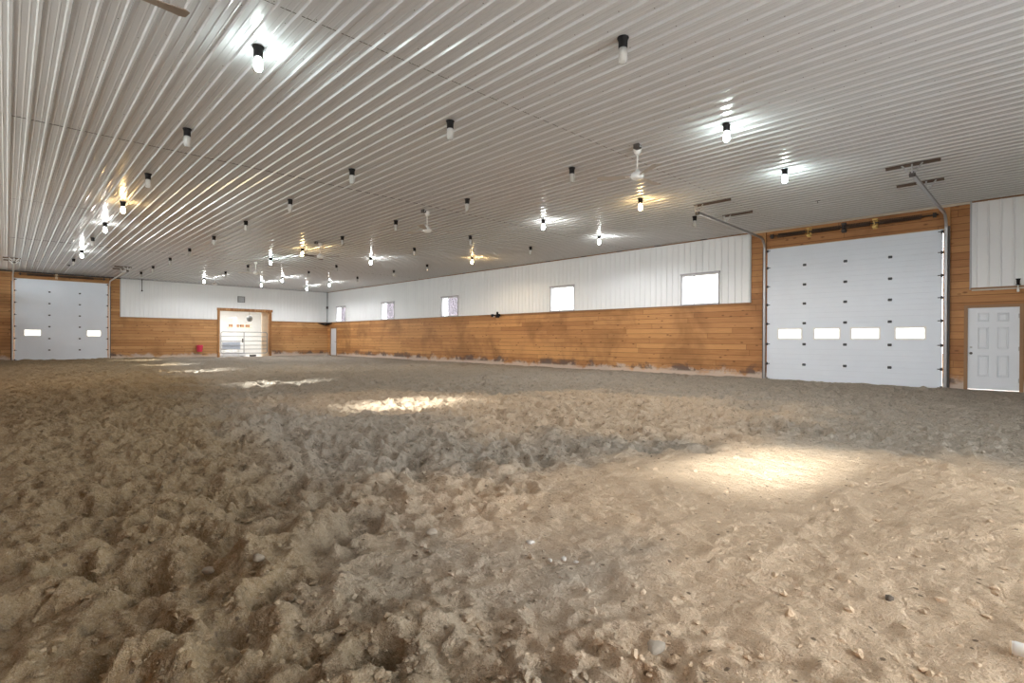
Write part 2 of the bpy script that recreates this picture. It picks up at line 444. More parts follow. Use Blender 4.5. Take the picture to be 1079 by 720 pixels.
# clods of sand nobody could count
bm = bmesh.new(); bmesh.ops.create_icosphere(bm, subdivisions=1, radius=1); bm.verts.index_update()
ico_v = np.array([v.co[:] for v in bm.verts]); ico_f = [[v.index for v in f.verts] for f in bm.faces]; bm.free()
def lump(cx, cy, r, flat=.6, sink=.25, rough=.28):
    v = ico_v*(1 + rng.uniform(-rough, rough, (len(ico_v), 1)))
    a = rng.uniform(0, 2*PI); e = rng.uniform(.7, 1.35)
    x = v[:, 0]*e; y = v[:, 1]/e
    return np.stack([cx + r*(x*math.cos(a)-y*math.sin(a)), cy + r*(x*math.sin(a)+y*math.cos(a)), ground(cx, cy) + r*(flat*v[:, 2] + flat - sink*2)], 1)
STONES = [(1.80, 1.07), (.98, 1.66), (2.14, 2.07), (2.115, 1.80), (2.135, 1.735), (2.04, 1.83), (.74, 2.97), (.88, 2.68), (1.17, 2.36), (2.89, .53), (1.79, 2.53)]
mb = MB(); cnt = 0
while cnt < 7000:
    t = rng.uniform(.02, PI/2+.05); d = 1.6 + 6.5*rng.uniform(0, 1)**1.6
    cx, cy = d*math.sin(t), d*math.cos(t)
    k = 1 - .75*float(smooth_mask(np.array([cx]), np.array([cy]))[0])
    cl = float(vnoise(np.array([cx]), np.array([cy]), .5, 33)[0])
    if rng.uniform() > k*(.25 + cl*1.1): continue
    if any((cx-a)**2 + (cy-b)**2 < .0036 for a, b in STONES) or (2.65 < cx < 2.82 and -.15 < cy < .2): continue
    r = .0035 + .019*rng.uniform()**3.6
    mb.add(lump(cx, cy, r, rng.uniform(.45, .8), .25, .38), ico_f, False); cnt += 1
tag(mb.build('sand_clods', M['clod'], recalc=False), 'small loose clods of sand scattered over the near footing', 'clods', kind='stuff')

# stones one can pick out
def stone(x, y, r, label, m, flat=.55, group=None):
    bm = bmesh.new(); bmesh.ops.create_icosphere(bm, subdivisions=2, radius=1)
    e = rng.uniform(.75, 1.3); a = rng.uniform(0, PI); sd = rng.uniform(0, 9)
    for v in bm.verts:
        n = 1 + .22*math.sin(v.co.x*3.1+sd)*math.cos(v.co.y*2.7-sd) + .10*math.sin(v.co.z*5+v.co.x*4+sd)
        px, py, pz = v.co.x*n*e, v.co.y*n/e, v.co.z*n*flat
        v.co = Vector((r*(px*math.cos(a)-py*math.sin(a)), r*(px*math.sin(a)+py*math.cos(a)), r*pz))
    me = bpy.data.meshes.new('stone'); bm.to_mesh(me); bm.free()
    for p in me.polygons: p.use_smooth = True
    me.materials.append(m)
    o = bpy.data.objects.new('stone', me); COL.objects.link(o)
    o.location = (x, y, ground(x, y) + r*flat*.35)
    tag(o, label, 'stone', group); return o
stone(1.80, 1.07, .042, 'flat grey stone in the sand at the bottom edge, right of centre', M['slab'], .35)
stone(.98, 1.66, .034, 'flat slab-like grey stone at the bottom edge of the sand, left of centre', M['slab'], .35)
stone(2.14, 2.07, .022, 'bright white chip lying in the grey sand, just behind a small cluster of pale pebbles', M['pale'], .5)
stone(2.115, 1.80, .016, 'largest pale pebble of the small cluster in the middle of the near sand', M['pale'], .8)
stone(2.135, 1.735, .013, 'pale pebble at the near right end of the small cluster on the sand', M['pale'], .8)
stone(2.04, 1.83, .013, 'pale pebble at the left end of the small cluster on the sand', M['pale'], .7)
stone(.74, 2.97, .034, 'flat light stone on the brown sand, left of the deep hoof print', M['stone'], .4)
stone(.88, 2.68, .026, 'round grey stone at the right rim of the deep hoof print', M['stone'], .75)
stone(1.17, 2.36, .024, 'rounded grey stone standing alone in the sand, right of the deep hoof print', M['stone'], .8)
stone(2.89, .53, .020, 'dark rounded pebble on the smooth tan sand at the right', M['pebble'], .7)
stone(1.79, 2.53, .030, 'rounded tan stone in the grey sand left of the white chip', M['slab'], .7)

# white pipe end poking out of the sand, lower right corner
pr = thing('plastic_pipe', 'short white plastic pipe half buried in the sand at the lower right corner', 'pipe', (2.73, .12, ground(2.73, .12) + .014), rz=math.radians(-88))
mb = MB(); q = [(0, 0, 0), (.012, 0, .001), (.04, 0, .001), (.17, 0, -.004)]
mb.tube(q, [.025, .0275, .0275, .0265], 14, cap=True)
mb.build('pipe_body', M['white'], pr)
MB().tube([(.0, 0, .0), (-.006, 0, 0)], [.0275, .024], 14).build('end_cap', M['tan'], pr)
MB().tube([(.045, 0, .0012), (.053, 0, .001)], .0290, 14).build('collar', M['white'], pr)

# ------------------------------------------------------------------ sheet metal
PITCH = .2286
def profile(u0, u1, rib, minor, base=.06, top=.028, extra=(), ph=0.):
    """breakpoints of a ribbed sheet: list of (u, height)"""
    def hgt(u):
        t = ((u - ph) / PITCH) % 1.0 * PITCH
        t = t if t < PITCH/2 else t - PITCH
        a = abs(t)
        if a <= top/2: return rib
        if a <= base/2: return rib*(base/2-a)/(base/2-top/2)
        for c in (PITCH/3, PITCH*.5):
            b = abs(abs(t) - c)
            if b < .012: return minor*(1 - max(0, b-.004)/.008)
        return 0.
    us = {u0, u1, *[e for e in extra if u0 < e < u1]}
    k0, k1 = int((u0-ph)//PITCH)-1, int((u1-ph)//PITCH)+2
    rel = [-base/2, -top/2, top/2, base/2]
    if minor:
        for c in (PITCH/3, -PITCH/3): rel += [c-.012, c-.004, c+.004, c+.012]
    for k in range(k0, k1):
        for r in rel:
            u = ph + k*PITCH + r
            if u0 < u < u1: us.add(u)
    us = sorted(us)
    return [(u, hgt(u)) for u in us]
def siding(u0, u1, z0, z1, holes, fr, d=.012, ph=0.):
    mb = MB()
    pts = profile(u0, u1, .019, 0, extra=[h[i] for h in holes for i in (0, 1)], ph=ph, base=.05, top=.022)
    for (a, ha), (b, hb) in zip(pts[:-1], pts[1:]):
        if b - a < 1e-6: continue
        c = (a+b)/2; bands = [(z0, z1)]
        for h in holes:
            if h[0] < c < h[1]:
                bands = [(z0, h[2]), (h[3], z1)]
        for lo, hi in bands:
            if hi - lo < 1e-4: continue
            mb.add([fr(a, d+ha, lo), fr(b, d+hb, lo), fr(b, d+hb, hi), fr(a, d+ha, hi)], [(0, 1, 2, 3)])
    return mb

# ceiling: sheets lapped at the seams
SEAMS = [YN-.3, -1.3, 5.85, 11.72, 18.65, 25.9, 33.1, L+.3]
mb = MB(); pts = profile(XL-.3, W+.3, .028, .0035, ph=.03, base=.054, top=.028)
for k, (s0, s1) in enumerate(zip(SEAMS[:-1], SEAMS[1:])):
    zc = H + (.0 if k % 2 else .004)
    for (a, ha), (b, hb) in zip(pts[:-1], pts[1:]):
        if b-a < 1e-6: continue
        mb.add([(a, s0-.03, zc-ha), (b, s0-.03, zc-hb), (b, s1, zc-hb), (a, s1, zc-ha)], [(0, 1, 2, 3)])
ceil_o = mb.build('ceiling', M['ceiling'], recalc=False)
tag(ceil_o, 'white ribbed sheet metal ceiling over the whole arena', 'ceiling', kind='structure')
mb = MB()
for s in SEAMS[1:-1]:
    for k in range(int((W-XL)/PITCH)+1):
        a = .03 + PITCH*k + .031
        if XL < a - .2 and a < W: pass
        mb.box((max(XL, a-.002), s-.034, H-.0035), (min(W, a+PITCH-.06), s-.026, H+.02))
mb.build('sheet_lap', M['dark'], ceil_o)
mb = MB()
for k in range(4, 46):
    for j in range(22):
        x, y = .03 + PITCH*k - .052, 1.2 + .61*j + .3*(k % 2)
        if rng.uniform() < .75: mb.lathe([(0, 0), (.006, 0), (.006, -.004), (0, -.005)], (x, y, H-.0005), 6)
tag(mb.build('screws', M['dark'], ceil_o, recalc=False), kind='stuff')
mb = MB(); mb.box((XL-.4, YN-.4, H+.06), (W+.4, L+.4, H+.12)); mb.build('roof_deck', M['cream'], ceil_o)

# ------------------------------------------------------------------ walls
WZ0, WZ1 = 2.51, 3.55
WINS = [(8.10, 9.44), (14.46, 15.77), (22.5, 23.93), (28.97, 30.45), (35.5, 36.9)]
RD = (2.10, 6.50, -.12, 4.13)                 # right overhead door
MD = (.67, 1.62, .02, 2.07)                   # panelled man door
FD = (36.98, 37.88, .02, 2.0)                 # small door by the far corner
win_holes = [(a, b, WZ0, WZ1) for a, b in WINS]
mb = MB(); mb.slab((YN, L), (-.4, H+.05), win_holes + [(RD[0]+.0165, RD[1]-.03, -.4, RD[3]-.03), (MD[0], MD[1], MD[2], MD[3]), (FD[0], FD[1], FD[2], FD[3])], -.16, 0., RW)
wall_r = tag(mb.build('wall_right', M['wood_r']), 'long right wall, orange pine planks below white ribbed metal', 'wall', kind='structure')
siding(7.03, L-.0, 2.47, H+.02, win_holes, RW).build('metal_siding', M['siding'], wall_r, recalc=False)
siding(YN, 1.56, 2.57, H+.02, [], RW, ph=.1).build('metal_siding', M['siding'], wall_r, recalc=False)
mb = MB(RW and (lambda p: RW(*p)))
mb.box((7.03, 0., 2.44), (L, .05, 2.475)); mb.build('ledge', M['ledge'], wall_r)
MB(lambda p: RW(*p)).box((YN, 0., 2.535), (1.57, .055, 2.575)).build('ledge', M['ledge'], wall_r)
MB(lambda p: RW(*p)).box((YN, .0, 2.50), (1.55, .03, 2.533)).build('ledge_lip', M['cream'], wall_r)
MB(lambda p: RW(*p)).box((7.0, 0., 2.47), (7.035, .036, H)).box((1.555, 0., 2.53), (1.59, .036, H)).build('edge_trim', M['greymid'], wall_r)

ED = (.30, 4.28, -.12, 4.36)                  # end wall overhead door
GO = (10.17, 13.30, -.02, 3.05)               # opening with the gate
mb = MB(); mb.slab((XL, W), (-.4, H+.05), [(ED[0]+.03, ED[1]-.03, -.4, ED[3]-.03), (GO[0], GO[1], -.4, GO[3])], -.16, 0., EW)
wall_e = tag(mb.build('wall_end', M['wood_e']), 'far end wall, tan pine planks below white ribbed metal', 'wall', kind='structure')
siding(4.87, W, 2.46, H+.02, [(GO[0]-.12, GO[1]+.12, 0, GO[3]+.18)], EW, ph=.08).build('metal_siding', M['siding'], wall_e, recalc=False)
mb = MB(lambda p: EW(*p)); mb.box((4.87, 0, 2.43), (GO[0]-.15, .05, 2.465)); mb.box((GO[1]+.15, 0, 2.43), (W-.05, .05, 2.465)); mb.build('ledge', M['ledge'], wall_e)
MB(lambda p: EW(*p)).box((4.84, 0., 2.46), (4.875, .036, H)).build('edge_trim', M['greymid'], wall_e)
t = tag(MB(lambda p: EW(*p)).box((GO[0]-.17, .0, GO[3]+.02), (GO[1]+.22, .07, GO[3]+.19)).build('trim_1', M['post_wood']), 'wide wooden head board above the gate opening', 'trim', kind='structure')
MB(lambda p: EW(*p)).box((GO[0]-.15, .0, -.1), (GO[0]+.0, .06, GO[3]+.02)).box((GO[1]-.0, .0, -.1), (GO[1]+.16, .06, GO[3]+.02)).build('side_board', M['post_wood'], t)

# left wall (beside the camera) with the windows that throw the sun patches, added eave strip above for fill light
LWINS = [(1.95, 3.0), (8.1, 9.44), (14.46, 15.77), (22.5, 23.93), (28.97, 30.45), (35.5, 36.9)]
FILL_STRIP = (4.0, 37.5, 3.70, 4.66)
mb = MB(); mb.slab((YN, L), (-.4, H+.05), [(a, b, WZ0, WZ1) for a, b in LWINS] + [FILL_STRIP], -.16, 0., LW)
wall_l = tag(mb.build('wall_left', M['wood_r']), 'left wall with a row of windows, beside the camera', 'wall', kind='structure')
mb = MB()
for a, b in zip([YN]+[w[1] for w in LWINS], [w[0] for w in LWINS]+[L]):
    s = siding(a, b, 2.47, 3.68, [], LW); mb.add(s.v, s.f)
mb.build('metal_siding', M['siding'], wall_l, recalc=False)
mb = MB(); mb.slab((XL-.1, W+.1), (-.4, H+.05), [(.6, 6.6, -.4, 4.0)], -.16, 0., NW)  # opening added so daylight reaches the foreground sand
tag(mb.build('wall_near', M['siding']), 'near end wall behind the camera', 'wall', kind='structure')
o = MB().box((XL-2.75, YN, H+.02), (XL-.1, L+.4, H+.1)).build('trim_2', M['cream']); tag(o, 'overhang added outside the left wall to keep sun off the glazing', 'trim', kind='structure')  # unseen overhang added to keep the sun out of the glazing strip

# dark trim lines under the ceiling and in the corner
t = tag(MB().box((W-.045, 7.03, H-.05), (W-.0, L, H-.015)).box((W-.045, YN, H-.05), (W, 1.55, H-.015)).build('trim_3', M['ledge']), 'dark strip where the right wall meets the ceiling', 'trim', kind='structure')
for yy in (8.6, 10.4, 12.1, 13.9, 15.9, 18.6, 21.9, 26.5, 33.):
    MB().bbox((W-.10, yy-.12, H-.045), (W-.046, yy+.12, H-.022), .006).build('clip', M['dark'], t)
tag(MB().box((4.87, L-.05, H-.06), (W, L-.0, H-.012)).build('trim_4', M['greymid']), 'grey strip where the end wall meets the ceiling', 'trim', kind='structure')
tag(MB().box((XL, L-.09, H-.08), (4.87, L-.0, H-.012)).build('trim_5', M['dark']), 'dark strip above the end wall overhead door', 'trim', kind='structure')
tag(MB().box((W-.06, 1.59, H-.07), (W-.0, 7.0, H-.012)).build('trim_6', M['cream']), 'pale strip above the header boards of the right overhead door', 'trim', kind='structure')

# ------------------------------------------------------------------ windows
def window(n, a, b, fr, label, scr=None):
    F = lambda p: fr(*p)
    d0, d1 = -.13, -.075
    mb = MB(); mb.slab((a, b), (WZ0, WZ1), [(a+.035, b-.035, WZ0+.035, WZ1-.035)], d0, d1, fr)
    r = tag(mb.build('window_%d' % n, M['vinyl']), label, 'window', kind='structure')
    mb = MB(F)
    mb.box((a-.06, .0, WZ1), (b+.06, .06, WZ1+.055))
    mb.build('head_trim', M['winwood'], r)
    mb = MB(F); mb.box((a-.045, .0, WZ0-.045), (b+.045, .07, WZ0)); mb.build('sill', M['winwood'], r)
    MB(F).box((a-.04, 0, WZ0), (a, .045, WZ1)).box((b, 0, WZ0), (b+.04, .045, WZ1)).build('side_trim', M['winwood'], r)
    MB(F).box((a, -.074, WZ0), (a+.012, -.0, WZ1)).box((b-.012, -.074, WZ0), (b, .0, WZ1)).box((a, -.074, WZ1-.012), (b, 0, WZ1)).box((a, -.074, WZ0), (b, 0, WZ0+.012)).build('reveal', M['vinyl'], r)
    MB(F).box((a+.036, -.108, WZ0+.036), (b-.036, -.102, WZ1-.036)).build('window_pane', M['glass'], r)
    c = b - .30*(b-a)
    MB(F).box((c-.022, -.10, WZ0+.036), (c+.022, -.082, WZ1-.036)).build('meeting_rail', M['vinyl'], r)
    if scr:
        MB(F).box((a+.036, -.0985, WZ0+.036), (c-.022, -.0965, WZ1-.036)).build('insect_screen', M[scr], r)
    return r
nth = ['nearest', 'second', 'third', 'fourth', 'fifth', 'sixth']
for i, (a, b) in enumerate(WINS):
    window(i+1, a, b, RW, nth[i] + ' window from the camera along the right wall' if i else 'window nearest the camera on the right wall, next to the overhead door', 'screen_near' if i < 2 else 'screen_far')
for i, (a, b) in enumerate(LWINS):
    window(i+6, a, b, LW, nth[i] + ' window from the near end along the left wall')
tag(MB(lambda p: LW(*p)).box((FILL_STRIP[0], -.09, FILL_STRIP[2]), (FILL_STRIP[1], -.084, FILL_STRIP[3])).build('window_12', M['glass']), 'long clear glazing strip added under the left eave for fill light', 'window', kind='structure')  # added strip, lets broad sky light fill the room

# ------------------------------------------------------------------ overhead doors
def overhead_door(n, rect, fr, lines, wins, hcols, label, zw):
    """sectional door just inside the wall; lines = section joints"""
    F = lambda p: fr(*p)
    u0, u1, z0, z1 = rect
    r = thing('door_%d' % n, label, 'door', fr((u0+u1)/2, .06, 0), kind='structure')
    inv = Matrix.Translation(-Vector(r.location))
    def put(mb, name, m, par=r):
        mb.v = [tuple(inv @ Vector(v)) for v in mb.v]; return mb.build(name, m, par)
    zs = [z0] + sorted(lines) + [z1]
    for lo, hi in zip(zs[:-1], zs[1:]):
        hs = [(a, b, zw[0], zw[1]) for a, b in wins if lo < zw[0] < hi]
        mb = MB(); mb.slab((u0+.02, u1-.02), (lo, hi), hs, .02, .045, fr); mb.slab((u0+.02, u1-.02), (lo+.007, hi-.007), hs, .045, .065, fr)
        # shallow embossed lines of the steel skin
        for k in (1, 2, 3):
            zz = lo + (hi-lo)*k/4
            for s0, s1 in (([(u0+.05, u1-.05)] if not hs or not (zw[0]-.03 < zz < zw[1]+.03) else [])):
                mb.add([fr(s0, .0651, zz-.006), fr(s1, .0651, zz-.006), fr(s1, .068, zz), fr(s0, .068, zz), fr(s1, .0651, zz+.006), fr(s0, .0651, zz+.006)], [(0, 1, 2, 3), (3, 2, 4, 5)])
        s = put(mb, 'section_panel', M['door'])
        for a, b in ((h[0], h[1]) for h in hs):
            f = MB(); f.slab((a-.03, b+.03), (zw[0]-.03, zw[1]+.03), [(a+.012, b-.012, zw[0]+.012, zw[1]-.012)], .06, .074, fr)
            fo = put(f, 'light_frame', M['white'], s)
            put(MB(F).box((a, .045, zw[0]), (b, .049, zw[1])), 'pane', M['doorglass'], s)
    for z in sorted(lines):
        for u in hcols:
            mb = MB(F); mb.bbox((u-.045, .066, z-.036), (u+.045, .074, z-.006), .003); mb.bbox((u-.045, .066, z+.006), (u+.045, .074, z+.036), .003)
            mb.tube([(u-.05, .076, z), (u+.05, .076, z)], .010, 8); put(mb, 'hinge', M['hinge'])
    for z in sorted(lines) + [z0+.14, z1-.06]:
        for u, s in ((u0+.03, 1), (u1-.03, -1)):
            mb = MB(F); mb.bbox((u-.025, .066, z-.04), (u+.025, .076, z+.04), .003); mb.tube([(u+.08*s, .078, z), (u-.055*s, .085, z)], .011, 8)
            put(mb, 'roller_hinge', M['hinge'])
    return r
overhead_door(1, RD, RW, [.5, 1.12, 1.76, 2.36, 2.94, 3.535], [(2.47, 3.11), (3.48, 4.15), (4.45, 5.11), (5.47, 6.13)], [5.39, 4.31, 3.24],
              'white sectional overhead door with four lights in the right wall', (1.29, 1.59))
overhead_door(2, ED, EW, [.53, 1.16, 1.81, 2.44, 3.08, 3.71], [(.70, 1.36), (3.32, 3.94)], [1.71, 3.0],
              'white sectional overhead door with two lights in the far end wall', (1.31, 1.63))
# side jambs of the two openings
for n, (rect, fr, m) in enumerate(((RD, RW, 'wood_r'), (ED, EW, 'wood_e'))):
    F = lambda p: fr(*p)
    u0, u1, z0, z1 = rect
    t = tag(MB(F).box((u0-.13, .0, -.3), (u0-.035, .045, H-.08)).box((u1+.035, .0, -.3), (u1+.13, .045, H-.08)).build('trim_%d' % (7+n), M['post_wood']),
            'wooden jamb boards beside the overhead door in the %s wall' % ('right' if n == 0 else 'end'), 'trim', kind='structure')
    MB(F).box((u0-.02, .0, z1-.01), (u1+.02, .018, z1+.022)).build('weather_strip', M['cream'], t)

def track(label, fr, u, side, ztop, dend, irons, steel='steel'):
    """one side's track: upright, curve, run under the ceiling, hung from two angle irons.  d = distance from wall"""
    F = lambda p: fr(*p)
    base = fr(u, .10, 0)
    r = thing('overhead_door_track', label, 'track', base, 'tracks of the two overhead doors')
    inv = Matrix.Translation(-Vector(base))
    def put(mb, name, m):
        mb.v = [tuple(inv @ Vector(v)) for v in mb.v]; return mb.build(name, m, r)
    zc = ztop - .38
    put(MB(F).bbox((u-.032, .075, -.04), (u+.032, .135, zc), .006), 'vertical_rail', M[steel])
    put(MB(F).bbox((u+side*.034, .05, -.04), (u+side*.075, .078, zc+.1), .004), 'track_angle', M['dark'])
    mb = MB(F); n = 8
    arc = [(u, .105 + .38*(1-math.cos(a)), zc + .38*math.sin(a)) for a in [PI/2*k/n for k in range(n+1)]]
    for p, q in zip(arc[:-1], arc[1:]): mb.bar(p, q, .06, .05, (0, 1, 0))
    put(mb, 'curved_rail', M[steel])
    zr = ztop
    put(MB(F).bar((u, .48, zr), (u, dend, zr+.06), .06, .055), 'horizontal_rail', M[steel])
    for dd, lo, hi in irons:
        zi = H - .045
        put(MB(F).box((lo, dd-.025, zi), (hi, dd+.025, zi+.012)).box((lo, dd-.025, zi-.04), (hi, dd-.019, zi)), 'angle_iron', M['brownbar'])
        mb = MB(F)
        zrail = zr + .06*(dd-.48)/(dend-.48)
        for q in (-.17, .0, .17): mb.bar((u + q*.25, dd, zrail+.01), (min(max(u+q, lo+.03), hi-.03), dd, zi), .03, .008, (0, 1, 0))
        put(mb, 'hanger_strap', M[steel])
    put(MB(F).bbox((u-.05, dend-.02, zr+.0), (u+.05, dend+.03, zr+.10), .006), 'end_stop', M['dark'])
    return r
track('grey track at the left side of the big overhead door in the right wall', RW, 6.545, 1, 4.48, 4.62, [(4.66, 5.66, 6.62), (3.02, 5.78, 6.60)])
track('grey track at the right side of the big overhead door, near the panelled door', RW, 2.045, -1, 4.48, 4.62, [(4.66, 1.60, 2.48), (3.06, 1.74, 2.58)])
track('pale track at the left side of the far end wall overhead door', EW, .25, -1, 4.50, 6.4, [(6.45, -.12, .47), (5.45, -.10, .45)], 'palesteel')
track('pale track at the right side of the far end wall overhead door', EW, 4.33, 1, 4.50, 6.4, [(6.45, 3.80, 4.50), (5.45, 3.85, 4.45)], 'palesteel')

def torsion(label, fr, u0, u1, z, brackets, springs):
    base = fr((u0+u1)/2, .12, z)
    r = thing('torsion_shaft', label, 'shaft', base, 'torsion shafts above the overhead doors')
    inv = Matrix.Translation(-Vector(base)); F = lambda p: fr(*p)
    def put(mb, name, m):
        mb.v = [tuple(inv @ Vector(v)) for v in mb.v]; return mb.build(name, m, r)
    put(MB(F).tube([(u0, .12, z), (u1, .12, z)], .016, 10), 'shaft', M['dark'])
    for a, b in springs: 
        mb = MB(F); n = int((b-a)/.036)
        pts = []
        for k in range(n*8+1):
            t = k/8; pts.append((a + (b-a)*t/n, .12 + .055*math.cos(2*PI*t), z + .055*math.sin(2*PI*t)))
        mb.tube(pts, .012, 5); put(mb, 'spring', M['brownbar'])
    for u, m in brackets:
        put(MB(F).bbox((u-.06, .005, z-.15), (u+.06, .02, z+.14), .004).bbox((u-.05, .02, z-.13), (u+.05, .14, z-.08), .004).bbox((u-.05, .02, z+.07), (u+.05, .14, z+.12), .004).bbox((u-.012, .02, z-.05), (u+.012, .16, z+.05), .004), 'bearing_bracket', M[m])
    for u in (u0+.08, u1-.08):
        mb = MB(F); mb.tube([(u-.03, .12, z), (u-.02, .12, z), (u+.02, .12, z), (u+.03, .12, z)], [.075, .062, .062, .075], 18); put(mb, 'cable_drum', M['dark'])
    return r
torsion('dark torsion shaft with springs above the right wall overhead door', RW, 2.2, 6.4, 4.52, [(5.28, 'brass'), (3.60, 'brass'), (4.36, 'dark')], [(2.55, 3.50), (3.70, 4.28), (4.44, 5.18), (5.38, 6.15)])
torsion('dark torsion shaft above the far end wall overhead door', EW, .45, 4.15, 4.60, [(2.0, 'tan')], [(.8, 1.9), (2.1, 3.6)])

# ------------------------------------------------------------------ man doors
F = lambda p: RW(*p)
a, b, z0, z1 = MD
r = tag(MB().slab((a+.001, b-.001), (z0+.012, z1-.001), [], -.045, .0, RW).build('door_3', M['mandoor']), 'white six-panel entry door at the right end of the right wall', 'door', kind='structure')
wd = b-a
for c0, c1 in ((.20, .42), (.58, .80)):
    for p0, p1 in ((.16, .42), (.50, .76), (.83, .935)):
        ua, ub = b - wd*c0, b - wd*c1; za, zb = z0 + (z1-z0)*p0, z0 + (z1-z0)*p1
        mb = MB(F)
        lo, hi = min(ua, ub), max(ua, ub)
        mb.slab((lo, hi), (za, zb), [(lo+.022, hi-.022, za+.022, zb-.022)], .0, .010, RW) if False else None
        o_, i_ = .0, .03
        P = [(lo, .0005, za), (hi, .0005, za), (hi, .0005, zb), (lo, .0005, zb)]
        Q = [(lo+.012, .018, za+.012), (hi-.012, .018, za+.012), (hi-.012, .018, zb-.012), (lo+.012, .018, zb-.012)]
        R_ = [(lo+.028, .001, za+.028), (hi-.028, .001, za+.028), (hi-.028, .001, zb-.028), (lo+.028, .001, zb-.028)]
        S_ = [(lo+.05, .013, za+.05), (hi-.05, .013, za+.05), (hi-.05, .013, zb-.05), (lo+.05, .013, zb-.05)]
        fs = []
        for ring in range(3):
            for k in range(4):
                q = ring*4; fs.append((q+k, q+(k+1) % 4, q+4+(k+1) % 4, q+4+k))
        fs.append((12, 13, 14, 15)); mb.add(P+Q+R_+S_, fs)
        mb.build('raised_panel', M['mandoor'], r)
mb = MB(F); ku = b-.065; mb.tube([(ku, .0, .93), (ku, .012, .93)], .032, 14).tube([(ku, .012, .93), (ku, .035, .93), (ku, .04, .93), (ku, .058, .93), (ku, .066, .93)], [.012, .012, .024, .028, .016], 14); mb.build('door_knob', M['dark'], r)
MB(F).tube([(ku, 0, 1.08), (ku, .018, 1.08)], [.026, .022], 14).build('deadbolt', M['greymid'], r)
for z in (.28, 1.05, 1.85): MB(F).tube([(a+.012, .008, z-.05), (a+.012, .008, z+.05)], .008, 8).build('hinge', M['greymid'], r)
t = tag(MB(F).box((b, 0, -.2), (b+.07, .03, z1+.07)).box((a-.07, 0, -.2), (a, .03, z1+.07)).box((a, 0, z1), (b, .03, z1+.07)).build('trim_9', M['ledge']), 'brown wooden frame around the six-panel door', 'trim', kind='structure')
MB(F).box((a, .0, -.1), (b, .028, z0+.006)).build('threshold', M['greymid'], t)

a, b, z0, z1 = FD
r = tag(MB().slab((a+.001, b-.001), (z0+.001, z1-.001), [], -.045, .0, RW).build('door_4', M['mandoor']), 'small white door in the right wall beside the far corner', 'door', kind='structure')
MB(F).tube([(a+.07, .0, 1.02), (a+.07, .05, 1.02), (a+.19, .05, 1.02)], .012, 8).build('door_handle', M['dark'], r)
tag(MB(F).box((b, 0, -.2), (b+.08, .03, z1+.08)).box((a-.08, 0, -.2), (a, .03, z1+.08)).box((a, 0, z1), (b, .03, z1+.08)).build('trim_10', M['ledge']), 'brown wooden frame around the small far door', 'trim', kind='structure')

# ------------------------------------------------------------------ jar lights
def make_lamp(state, label, loc):
    r = thing('jar_light', label, 'light', loc, 'bare jar lights on the ceiling')
    mb = MB(); mb.lathe([(0, 0), (.068, 0), (.068, -.012), (.060, -.022), (.054, -.05), (.053, -.125), (.040, -.130), (.0, -.130)], n=18); mb.build('lamp_socket', M['black'], r)
    if state == 'off':
        MB().lathe([(.046, -.124), (.051, -.135), (.053, -.18), (.052, -.27), (.047, -.295), (.028, -.306), (0, -.308)], n=18).build('glass_jar', M['jar'], r)
        MB().lathe([(.014, -.122), (.014, -.15), (.026, -.18), (.030, -.21), (.024, -.236), (0, -.246)], n=12).build('bulb', M['white'], r)
    else:
        MB().lathe([(.030, -.1225), (.036, -.14), (.047, -.18), (.050, -.22), (.047, -.262), (.030, -.292), (0, -.302)], n=18).build('bulb', M[state], r)
    return r
RX = dict(A=2.2, B=5.22, C=8.4, D=11.45, E=14.4)
ROW = dict(A='leftmost ceiling row', B='second ceiling row from the left', C='middle ceiling row', D='fourth ceiling row from the left', E='ceiling row nearest the windowed wall')
ORD = ['first', 'second', 'third', 'fourth', 'fifth', 'sixth', 'seventh', 'eighth', 'ninth', 'tenth']
LAMPS = dict(
    A=[(6.8, 'cool'), (10.3, 'off'), (13.7, 'off'), (17.0, 'warm'), (20.5, 'coolw'), (23.8, 'off'), (27.6, 'coolw'), (30.8, 'off')],
    B=[(3.58, 'off'), (6.9, 'off'), (10.3, 'off'), (13.65, 'off'), (17.1, 'off'), (20.45, 'off'), (23.9, 'off'), (27.3, 'off'), (31.0, 'off'), (34.2, 'off')],
    C=[(3.8, 'cool'), (7.0, 'off'), (10.4, 'off'), (13.8, 'off'), (17.25, 'off'), (20.7, 'warm'), (24.1, 'cool'), (27.2, 'off'), (30.7, 'off'), (34.9, 'coolw')],
    D=[(3.95, 'cool'), (7.3, 'warm'), (10.6, 'coolw'), (14.0, 'off'), (17.4, 'off'), (20.8, 'coolw'), (24.1, 'off'), (27.3, 'off'), (31.0, 'coolw'), (34.5, 'coolw')],
    E=[(7.25, 'off'), (10.85, 'coolw'), (14.0, 'off'), (17.5, 'warm'), (20.8, 'off'), (23.8, 'off'), (27.7, 'off'), (31.3, 'coolw'), (34.7, 'coolw')])
WORD = dict(off='unlit clear jar light', cool='lit cool white bulb', coolw='lit white bulb', warm='lit warm yellow bulb')
protos = {}
def lamp_light(st, x, y):
    ld = bpy.data.lights.new('lamp_light', 'SPOT'); ld.energy = LAMP_W; ld.spot_size = math.radians(172); ld.spot_blend = .35
    ld.shadow_soft_size = .045; ld.color = (1., .80, .55) if st == 'warm' else (.98, .985, 1.)
    o = bpy.data.objects.new('lamp_light', ld); COL.objects.link(o); o.location = (x, y, H-.36)
LAMP_W = 165.
